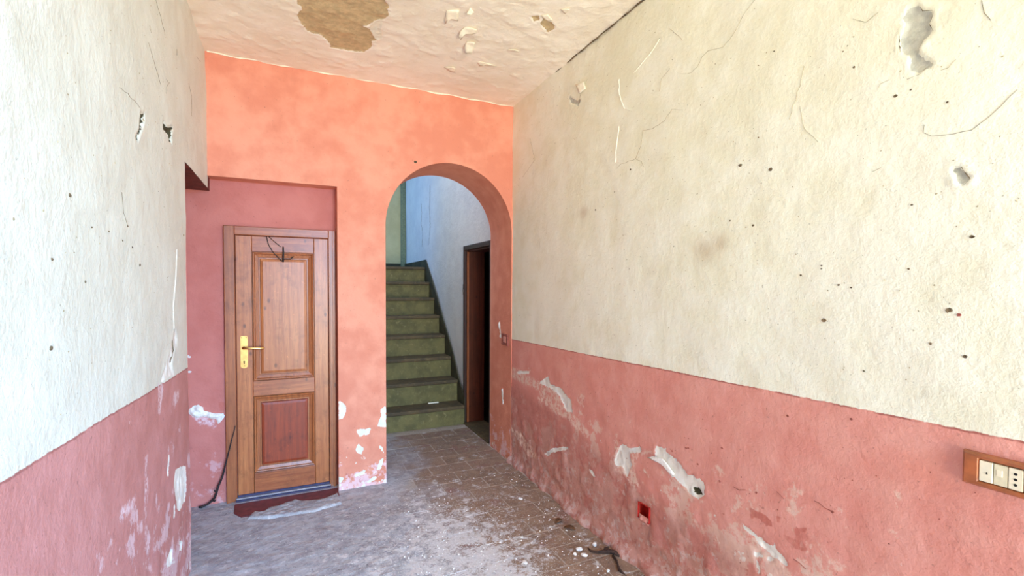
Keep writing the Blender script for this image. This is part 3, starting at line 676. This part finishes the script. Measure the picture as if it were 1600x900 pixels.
for z0, z1, mm in ((.842, 1.760, M_wood), (.184, .735, M_woodred)):
    bm = bmesh.new(); ring(bm, -.268, .136, z0, z1, .047, LY, [(0, .014), (.07, .014), (.10, -.004), (.20, -.008), (.32, -.006), (.42, .003), (.60, .006), (.86, .010), (.89, .019), (1.0, .019)])
    bm_obj('panel_moulding', bm, M_mould, leaf)
    bm = bmesh.new()
    x0, x1, a, b = -.219, .087, z0+.049, z1-.049
    v0 = [bm.verts.new((x, LY+.018, z)) for x, z in ((x0, a), (x1, a), (x1, b), (x0, b))]
    v1 = [bm.verts.new((x, LY+.005, z)) for x, z in ((x0+.004, a+.004), (x1-.004, a+.004), (x1-.004, b-.004), (x0+.004, b-.004))]
    v2 = [bm.verts.new((x, LY+.001, z)) for x, z in ((x0+.02, a+.02), (x1-.02, a+.02), (x1-.02, b-.02), (x0+.02, b-.02))]
    for p, q in ((v0, v1), (v1, v2)):
        for i in range(4): bm.faces.new((p[i], p[(i+1) % 4], q[(i+1) % 4], q[i]))
    bm.faces.new(v2)
    bm_obj('raised_panel', bm, mm, leaf)
# brass handle
bm = bmesh.new()
px0, px1, pz0, pz1 = -.343, -.299, .940, 1.166; pc = (px0+px1)/2; pr = .022
out = [(pc+pr*math.cos(a)*1.0, pz0+pr*.7+pr*.7*math.sin(a)) for a in np.linspace(math.pi, 2*math.pi, 9)]+[(px1, pz1-.006), (px1-.006, pz1), (px0+.006, pz1), (px0, pz1-.006)]
extrude_poly(bm, [(x, LY, z) for x, z in out], (0, -.006, 0))
plate = bm_obj('handle_plate', bm, M_brass, door); plate['label'] = 'brass handle plate'
bm = bmesh.new(); add_tube(bm, [(pc, LY, 1.083), (pc, LY-.014, 1.083), (pc, LY-.030, 1.083)], [.012, .0105, .0095], 12)
bm_obj('handle_neck', bm, M_brassdark, plate)
bm = bmesh.new(); add_tube(bm, [(pc-.008, LY-.037, 1.084), (pc+.01, LY-.042, 1.085), (pc+.05, LY-.043, 1.083), (pc+.09, LY-.042, 1.080), (pc+.122, LY-.038, 1.079), (pc+.128, LY-.036, 1.079)], [.008, .0095, .0085, .0085, .0085, .005], 12)
bm_obj('handle_lever', bm, M_brass, plate, True)
bm = bmesh.new(); add_tube(bm, [(pc, LY-.005, .985), (pc, LY-.0075, .985)], .006, 10); add_box(bm, pc-.003, pc+.003, LY-.0075, LY-.005, .968, .985)
bm_obj('keyhole', bm, M_keyhole, plate)
for dx, dz in ((-.014, 1.155), (.014, 1.155), (.004, .957)):
    bm = bmesh.new(); add_tube(bm, [(pc+dx, LY-.005, dz), (pc+dx, LY-.0078, dz)], .0035, 8)
    bm_obj('screw', bm, M_brassdark, plate)
# weather strips and sill at the foot of the door
box('weather_strip', lx0, lx1, LY-.010, LY+.016, .030, .044, M_navy, door, .002)
box('sill_bar', lx0-.01, lx1+.01, LY-.028, LY+.02, .020, .030, M_alu, door, .002)
box('weather_strip', lx0-.01, lx1+.01, LY-.040, LY+.02, .010, .020, M_navy, door, .002)
box('sill_bar', lx0-.02, lx1+.03, LY-.060, LY+.02, .000, .011, M_alu, door, .002)
# maroon doorstep half buried in cement
bm = bmesh.new(); extrude_poly(bm, [(-.385, 3.735, -.01), (-.375, 3.60, -.01), (-.325, 3.515, -.01), (-.05, 3.49, -.01), (.262, 3.52, -.01), (.287, 3.60, -.01), (.287, 3.735, -.01)], (0, 0, .020))
bmesh.ops.bevel(bm, geom=bm.edges[:], offset=.003, segments=1, affect='EDGES')
tag(bm_obj('trim_1', bm, M_maroon), kind='structure', label='maroon stone doorstep half buried in cement before the pine door')
sm = [(-.30, 3.47), (-.285, 3.53), (-.25, 3.575), (-.20, 3.555), (-.165, 3.605), (-.11, 3.60), (-.07, 3.635), (-.03, 3.64), (-.015, 3.715), (.01, 3.655), (.06, 3.612), (.13, 3.592), (.20, 3.60), (.262, 3.64), (.288, 3.66), (.30, 3.45), (.1, 3.40), (-.15, 3.42)]
lump('cement_smear', sm, 2, 0.0, 1, M_floor, floor, .030, 5, .22, .006, .022)

# ------------------------------------------------------------------ stair hall
wall_hall_right = surface('wall_hall_right', 0, HX, -1,
    [(cat(span(YT, 4.22, .025), span(4.22, 4.985, .04), span(4.985, HYB, .03)), cat(span(0, 1.93, .03), span(1.93, 4.2, .03)))], M_hall, {}, disp=1.2,
    drop=lambda u, v: (u > 4.22) & (u < 4.985) & (v < 1.93))
tag(wall_hall_right, kind='structure')
for p in ([(7.0, 2.75), (6.95, 2.6), (6.98, 2.45), (6.9, 2.3), (6.95, 2.1)], [(6.5, 2.92), (6.52, 2.6), (6.49, 2.3), (6.55, 2.1)], [(5.05, 1.55), (5.1, 1.48), (5.06, 1.42)]):
    crack('paint_crack', 0, HX, -1, p, .006, .003, M_darkcrack, wall_hall_right, .012)
bm = bmesh.new()
quad(bm, (HXL, YT, 0), (HXL, 6.68, 0), (HXL, 6.68, 4.2), (HXL, YT, 4.2))
me = bpy.data.meshes.new('wall_hall_left'); bm.to_mesh(me); bm.free(); tag(link('wall_hall_left', me, M_hall), kind='structure')
bm = bmesh.new()
quad(bm, (HXL, 6.68, 0), (-.6, 6.68, 0), (-.6, 6.68, 4.2), (HXL, 6.68, 4.2))
# landing side wall with the window opening
for y0, y1, z0, z1 in ((6.68, 6.9, 0, 4.2), (7.9, HYB, 0, 4.2), (6.9, 7.9, 0, 2.4), (6.9, 7.9, 3.6, 4.2)):
    quad(bm, (-.6, y0, z0), (-.6, y1, z0), (-.6, y1, z1), (-.6, y0, z1))
me = bpy.data.meshes.new('wall_landing_left'); bm.to_mesh(me); bm.free(); tag(link('wall_landing_left', me, M_hall), kind='structure')
bm = bmesh.new(); quad(bm, (-.6, HYB, 0), (HX, HYB, 0), (HX, HYB, 4.2), (-.6, HYB, 4.2))
me = bpy.data.meshes.new('wall_hall_back'); bm.to_mesh(me); bm.free(); tag(link('wall_hall_back', me, M_hallgreen), kind='structure')
bm = bmesh.new(); quad(bm, (-.6, YT, 4.2), (HX, YT, 4.2), (HX, HYB, 4.2), (-.6, HYB, 4.2))
me = bpy.data.meshes.new('ceiling_hall'); bm.to_mesh(me); bm.free(); tag(link('ceiling_hall', me, M_hall), kind='structure')
# hall side of the arch wall
bm = bmesh.new()
quad(bm, (HXL, YT, 0), (AX0, YT, 0), (AX0, YT, 4.2), (HXL, YT, 4.2)); quad(bm, (AX1, YT, 0), (HX, YT, 0), (HX, YT, 4.2), (AX1, YT, 4.2))
for i in range(len(acols)-1):
    a, b = acols[i], acols[i+1]; quad(bm, (a, YT, arch_z(a)), (b, YT, arch_z(b)), (b, YT, 4.2), (a, YT, 4.2))
me = bpy.data.meshes.new('wall_hall_front'); bm.to_mesh(me); bm.free(); tag(link('wall_hall_front', me, M_back), kind='structure')
bm = bmesh.new(); add_box(bm, 1.645, HX, HYB-.05, HYB, 1.80, 4.2, .004)
tag(bm_obj('trim_2', bm, simple('green_trim', (120, 132, 104), .8, var=.1)), kind='structure')
# dark doorway on the right of the hall
d2 = empty('door_2', (HX, 4.6, 0), kind='structure', label='dark brown wooden doorway standing open beside the stairs')
box('door_casing', HX-.022, HX+.02, 4.972, 5.012, 0, 1.965, M_hallwood2, d2, .004)
box('door_casing', HX-.022, HX+.02, 4.18, 4.235, 0, 1.965, M_hallwood2, d2, .004)
box('door_casing', HX-.022, HX+.02, 4.235, 4.972, 1.915, 1.965, M_hallwood2, d2, .004)
box('jamb_lining', HX+.02, 1.935, 4.950, 4.985, 0, 1.93, M_hallwood, d2, .003)
box('jamb_lining', HX+.02, 1.935, 4.22, 4.25, 0, 1.93, M_hallwood, d2, .003)
box('jamb_lining', HX+.02, 1.935, 4.25, 4.95, 1.90, 1.93, M_hallwood, d2, .003)
box('door_stop', HX+.004, HX+.026, 4.944, 4.952, .02, 1.90, M_mould, d2, .002)
box('door_sill', HX-.03, 1.94, 4.235, 4.972, -.01, .018, M_tread, d2, .005)
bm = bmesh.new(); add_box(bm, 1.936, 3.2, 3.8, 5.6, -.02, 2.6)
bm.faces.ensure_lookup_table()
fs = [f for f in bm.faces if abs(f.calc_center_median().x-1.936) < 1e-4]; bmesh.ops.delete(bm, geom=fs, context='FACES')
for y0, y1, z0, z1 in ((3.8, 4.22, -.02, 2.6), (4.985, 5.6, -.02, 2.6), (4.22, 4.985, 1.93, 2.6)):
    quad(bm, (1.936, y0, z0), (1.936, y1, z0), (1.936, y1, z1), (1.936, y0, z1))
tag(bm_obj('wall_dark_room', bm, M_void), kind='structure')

stair = empty('staircase', (1.1, 4.95, 0), label='steep olive green staircase with worn brown treads rising behind the arch', cat='stairs')
tops = [.210, .452, .686, .922, 1.150, 1.370, 1.582, 1.795]; Y0, GO = 4.955, .249
for n, z in enumerate(tops):
    y = Y0+n*GO; zb = tops[n-1] if n else 0
    box('riser', HXL+.008, 1.70, y, y+.06, zb-.01, z-.038, M_riser, stair)
    yb = y+GO+.06 if n < 7 else y+.3
    box('tread', HXL+.008, 1.702, y-.022, yb, z-.04, z, M_tread, stair, .010, 3)
tag(box('floor_landing', -.6, HX, Y0+7*GO+.301, HYB, 1.60, 1.795, M_tread), kind='structure')
sk = [(4.96, .005), (4.96, .29), (5.196, .50), (5.389, .745), (5.784, 1.10), (6.232, 1.53), (6.66, 1.90), (6.99, 1.898), (6.99, 1.70), (6.80, 1.70), (5.2, .005)]
bm = bmesh.new(); extrude_poly(bm, [(1.703, y, z) for y, z in sk], (.009, 0, 0)); bm_obj('stair_skirting', bm, M_olive, stair)
tag(box('baseboard_right', 1.703, HX, 6.995, HYB-.05, 1.79, 1.897, M_olive), kind='structure')
tag(box('baseboard_back', -.55, 1.64, HYB-.02, HYB, 1.79, 1.90, M_olive), kind='structure')
box('stucco_chip', 1.35, 1.47, 5.16, 5.175, .208, .222, M_flake, stair, .003)

# ------------------------------------------------------------------ things on the walls
sb = empty('socket_box', (XR, .58, 1.03), label='brown framed socket and switch plate at the right edge of the wall', cat='socket')
by0, by1, bz0, bz1 = .497, .663, .984, 1.076
bm = bmesh.new()
def rring(bm, x, y0, y1, z0, z1): return [bm.verts.new((x, y, z)) for y, z in ((y0, z0), (y1, z0), (y1, z1), (y0, z1))]
rows = [rring(bm, XR+.004, by0, by1, bz0, bz1), rring(bm, XR-.012, by0+.001, by1-.001, bz0+.001, bz1-.001), rring(bm, XR-.019, by0+.007, by1-.007, bz0+.006, bz1-.006),
        rring(bm, XR-.018, by0+.033, by1-.033, bz0+.013, bz1-.013), rring(bm, XR-.013, by0+.036, by1-.036, bz0+.016, bz1-.016), rring(bm, XR-.006, by0+.036, by1-.036, bz0+.016, bz1-.016)]
for a, b in zip(rows, rows[1:]):
    for i in range(4): bm.faces.new((a[i], a[(i+1) % 4], b[(i+1) % 4], b[i]))
bm.faces.new(rows[-1])
bm_obj('cover_frame', bm, M_brownplast, sb)
my = [(.5985, .6265), (.5695, .5975), (.5405, .5685)]
m1 = box('switch_module', XR-.016, XR-.006, my[0][0], my[0][1], 1.002, 1.058, M_ivory, sb, .002, 2)
bm = bmesh.new(); extrude_poly(bm, [(XR-.0162, .608, 1.024), (XR-.0162, .612, 1.024), (XR-.0162, .6115, 1.029), (XR-.0162, .6095, 1.030)], (-.0006, 0, 0)); bm_obj('switch_mark', bm, M_keyhole, m1)
m2 = box('button_module', XR-.015, XR-.006, my[1][0], my[1][1], 1.002, 1.058, M_ivory2, sb, .002, 2)
box('button_window', XR-.0165, XR-.014, my[1][0]+.010, my[1][1]-.006, 1.026, 1.044, M_ivory, m2, .001)
m3 = box('socket_module', XR-.016, XR-.006, my[2][0], my[2][1], 1.002, 1.058, M_ivory, sb, .002, 2)
for z in (1.016, 1.030, 1.044):
    bm = bmesh.new(); add_tube(bm, [(XR-.0155, .5545, z), (XR-.0168, .5545, z)], .0036, 10); bm_obj('socket_hole', bm, M_keyhole, m3)
# open red junction box let into the wall
rb = empty('junction_box', (XR, 1.98, .31), label='small open red plastic box sunk in the pink wall near the floor', cat='junction box')
y0, y1, z0, z1 = RB[0]-.004, RB[1]+.004, RB[2]-.004, RB[3]+.004
bm = bmesh.new()
rows = [rring(bm, XR-.008, y0-.001, y1+.001, z0-.001, z1+.001), rring(bm, XR-.010, y0+.002, y1-.002, z0+.002, z1-.002), rring(bm, XR+.045, y0+.004, y1-.004, z0+.004, z1-.004)]
for a, b in zip(rows, rows[1:]):
    for i in range(4): bm.faces.new((a[i], a[(i+1) % 4], b[(i+1) % 4], b[i]))
bm.faces.new(rows[-1]); bm_obj('box_shell', bm, M_redbox, rb)
lump('plaster_spill', [(1.945, .262), (1.955, .288), (1.985, .282), (2.01, .292), (2.018, .262)], 0, XR-.006, -1, M_pflake, rb, .012, 3)
# small painted-over box on the arch jamb
jb = empty('switch_box', (AX1, 3.80, 1.05), label='small pink painted switch box on the arch jamb beside dado line', cat='switch')
bm = bmesh.new()
rows = [[bm.verts.new((x, y, z)) for y, z in ((3.745+i, 1.005+i), (3.885-i, 1.005+i), (3.885-i, 1.105-i), (3.745+i, 1.105-i))] for x, i in ((AX1+.003, 0), (AX1-.010, .001), (AX1-.012, .012), (AX1-.003, .016))]
for a, b in zip(rows, rows[1:]):
    for i in range(4): bm.faces.new((a[i], a[(i+1) % 4], b[(i+1) % 4], b[i]))
bm.faces.new(rows[-1]); bm_obj('cover_frame', bm, M_scratch, jb)
box('switch_insert', AX1-.010, AX1-.002, 3.785, 3.845, 1.028, 1.082, M_pflake, jb, .003)
lump('peeling_plaster', [(3.94, 1.22), (3.97, 1.18), (3.955, 1.13), (3.93, 1.06), (3.90, 1.05), (3.905, 1.10), (3.925, 1.15)], 0, AX1, -1, M_chalk, wall_back, .014, 4)
lump('peeling_plaster', [(3.86, .62), (3.90, .60), (3.89, .52), (3.86, .45), (3.84, .50), (3.85, .56)], 0, AX1, -1, M_chalk, wall_back, .012, 6)

# ------------------------------------------------------------------ loose things
def thing_tube(name, pts, rad, mat, label, c, extra=(), n=7):
    bm = bmesh.new(); add_tube(bm, pts, rad, n)
    for p, r in extra: add_tube(bm, p, r, n)
    return tag(bm_obj(name, bm, mat, None, True), label, c)
cy = YD-.030
thing_tube('cable', [(-.60, cy-.012, .012), (-.585, cy-.014, .010), (-.565, cy-.012, .016), (-.548, cy-.01, .022), (-.53, cy-.008, .036), (-.507, cy-.01, .058), (-.495, cy-.012, .095), (-.486, cy-.012, .132), (-.47, cy-.012, .17), (-.457, cy-.012, .208), (-.443, cy-.014, .27), (-.428, cy-.018, .332), (-.412, cy-.018, .40), (-.399, cy-.016, .457), (-.385, cy-.014, .51), (-.378, cy-.012, .545)],
    [.007, .009, .007, .0075, .008, .008, .007, .0075, .0065, .006, .005, .0045, .004, .0035, .003, .002], M_black,
    'black cable running down the pine door frame to the floor', 'cable',
    [([(-.52, cy-.008, .045), (-.507, cy-.02, .040), (-.498, cy-.024, .048)], [.006, .006, .004]), ([(-.497, cy-.01, .10), (-.505, cy-.02, .108), (-.508, cy-.022, .118)], [.006, .005, .003])])
wy = LY-.006
thing_tube('wire', [(-.174, wy, 1.868), (-.168, wy-.002, 1.84), (-.161, wy-.003, 1.811), (-.145, wy-.004, 1.78), (-.128, wy-.004, 1.751), (-.096, wy-.004, 1.716), (-.071, wy-.004, 1.692)], .003, M_black,
    'thin black wire hanging knotted over the top of the pine door', 'wire',
    [([(-.16, wy, 1.868), (-.128, wy-.003, 1.837), (-.10, wy-.004, 1.812), (-.084, wy-.004, 1.799)], .0025),
     ([(-.067, wy-.004, 1.80), (-.066, wy-.005, 1.75), (-.068, wy-.005, 1.69)], [.0045, .006, .005]),
     ([(-.068, wy-.004, 1.71), (-.05, wy-.004, 1.712), (-.023, wy-.004, 1.711), (0, wy-.003, 1.731)], [.004, .003, .003, .004])], 6)
T = MARK['F_twig'][0]
tw = lambda i, z: (T[i][0]-.02, T[i][1], z)
thing_tube('twig', [tw(0, .006), tw(1, .006), tw(2, .007), tw(3, .010), tw(6, .012), tw(7, .011), tw(8, .007)], [.004, .006, .007, .010, .013, .012, .006], M_twig,
    'blackened broken twig lying on the floor against right wall', 'twig',
    [([tw(3, .010), tw(4, .016), tw(5, .018), tw(6, .012)], [.006, .005, .005, .006]),
     ([tw(9, .010), tw(10, .007), tw(11, .007), tw(12, .007), tw(13, .003)], [.008, .006, .006, .009, .002])])
# pieces of fallen plaster
def crumb(c, r, name, label, group=None, mat=None, flat=.6):
    bm = bmesh.new(); bmesh.ops.create_icosphere(bm, subdivisions=2, radius=r)
    for v in bm.verts:
        k = 1+.35*float(vnoise(np.array([[v.co.x/r*1.3+c[0]*90, v.co.y/r*1.3+c[1]*70, v.co.z/r*1.3]]))[0])*2
        v.co = Vector((v.co.x*k*1.15, v.co.y*k*.8, v.co.z*k*flat))
    zmin = min(v.co.z for v in bm.verts)
    o = bm_obj(name, bm, mat or M_chalk); o.location = (c[0], c[1], -zmin-.001); o.rotation_euler[2] = c[0]*40
    return tag(o, label, 'plaster', group)
K = [p for p in MARK['F_crumb'][0]]
crumb((K[0][0]+.005, K[0][1]+.01), .017, 'plaster_crumb', 'tallest white plaster crumb of the cluster left of the twig', 'plaster crumbs on the floor')
crumb((K[1][0]-.012, K[1][1]), .011, 'plaster_crumb', 'small white plaster crumb at the left end of the cluster by the twig', 'plaster crumbs on the floor')
crumb((K[2][0], K[2][1]-.005), .016, 'plaster_crumb', 'white plaster crumb nearest the camera in the cluster by the twig', 'plaster crumbs on the floor')
crumb((K[3][0]-.005, K[3][1]+.02), .015, 'plaster_crumb', 'white plaster crumb just behind the blackened twig', 'plaster crumbs on the floor')
crumb(K[4], .011, 'plaster_crumb', 'lone white plaster crumb at bottom edge of floor below twig', 'plaster crumbs on the floor')
crumb(K[5], .018, 'plaster_crumb', 'flat cream plaster crumb on the tiles midway to the arch', 'plaster crumbs on the floor', flat=.35)
crumb(K[6], .016, 'plaster_crumb', 'flat cream plaster crumb on the tiles at bottom centre of floor', 'plaster crumbs on the floor', flat=.35)
def leaf(c, L, ang, label):
    V, F = [], []; n = 6
    for i in range(n+1):
        t = i/n; w = L*.28*math.sin(math.pi*min(1, t*.95+.04))**.8; z = .004+.010*math.sin(t*3.1)
        for s_ in (-1, 0, 1): V.append((t*L-L/2, s_*w, z+(.006 if s_ else 0)))
    for i in range(n):
        for j in range(2): F.append((i*3+j, i*3+j+3, i*3+j+4, i*3+j+1))
    me = bpy.data.meshes.new('dry_leaf'); me.from_pydata(V, [], F); o = link('dry_leaf', me, M_leaf, None, True)
    o.location = (c[0], c[1], 0); o.rotation_euler[2] = ang
    md = o.modifiers.new('thickness', 'SOLIDIFY'); md.thickness = .0012
    return tag(o, label, 'leaf', 'dry leaves on the floor')
leaf((1.560, 2.51), .075, -.9, 'dry brown leaf lying nearest the twig by right wall')
leaf((1.545, 2.62), .07, .5, 'dry brown leaf farther back along right wall base')
# dust and grit nobody could count
V, F = [], []
r = np.random.RandomState(12)
for i in range(1700):
    k = r.rand()
    if k < .55: x, y = r.normal(.85, .28), r.normal(2.55, .42)
    elif k < .8: x, y = r.uniform(-.4, 1.6), r.uniform(1.6, 3.6)
    else: x, y = XR-.05-abs(r.normal(0, .14)), r.uniform(1.6, 4.0)
    if 1.5 < x and 1.9 < y < 2.35: continue
    if not (XL+.03 < x < XR-.06 and 1.2 < y < 3.66): continue
    s_ = .001+.0052*r.rand()**4; b = len(V); a0 = r.rand()*6
    for q in range(4): V.append((x+s_*math.cos(a0+q*1.57)*r.uniform(.7, 1.4), y+s_*math.sin(a0+q*1.57)*r.uniform(.7, 1.4), 0.0))
    V.append((x, y, .001+s_*.9)); F += [(b+q, b+(q+1) % 4, b+4) for q in range(4)]
tag(raw('plaster_grit', V, F, M_chalk), 'white plaster grit strewn over the middle of the floor', 'debris', kind='stuff')
# the foot of the arch pillar and recess: rubble line along the wall
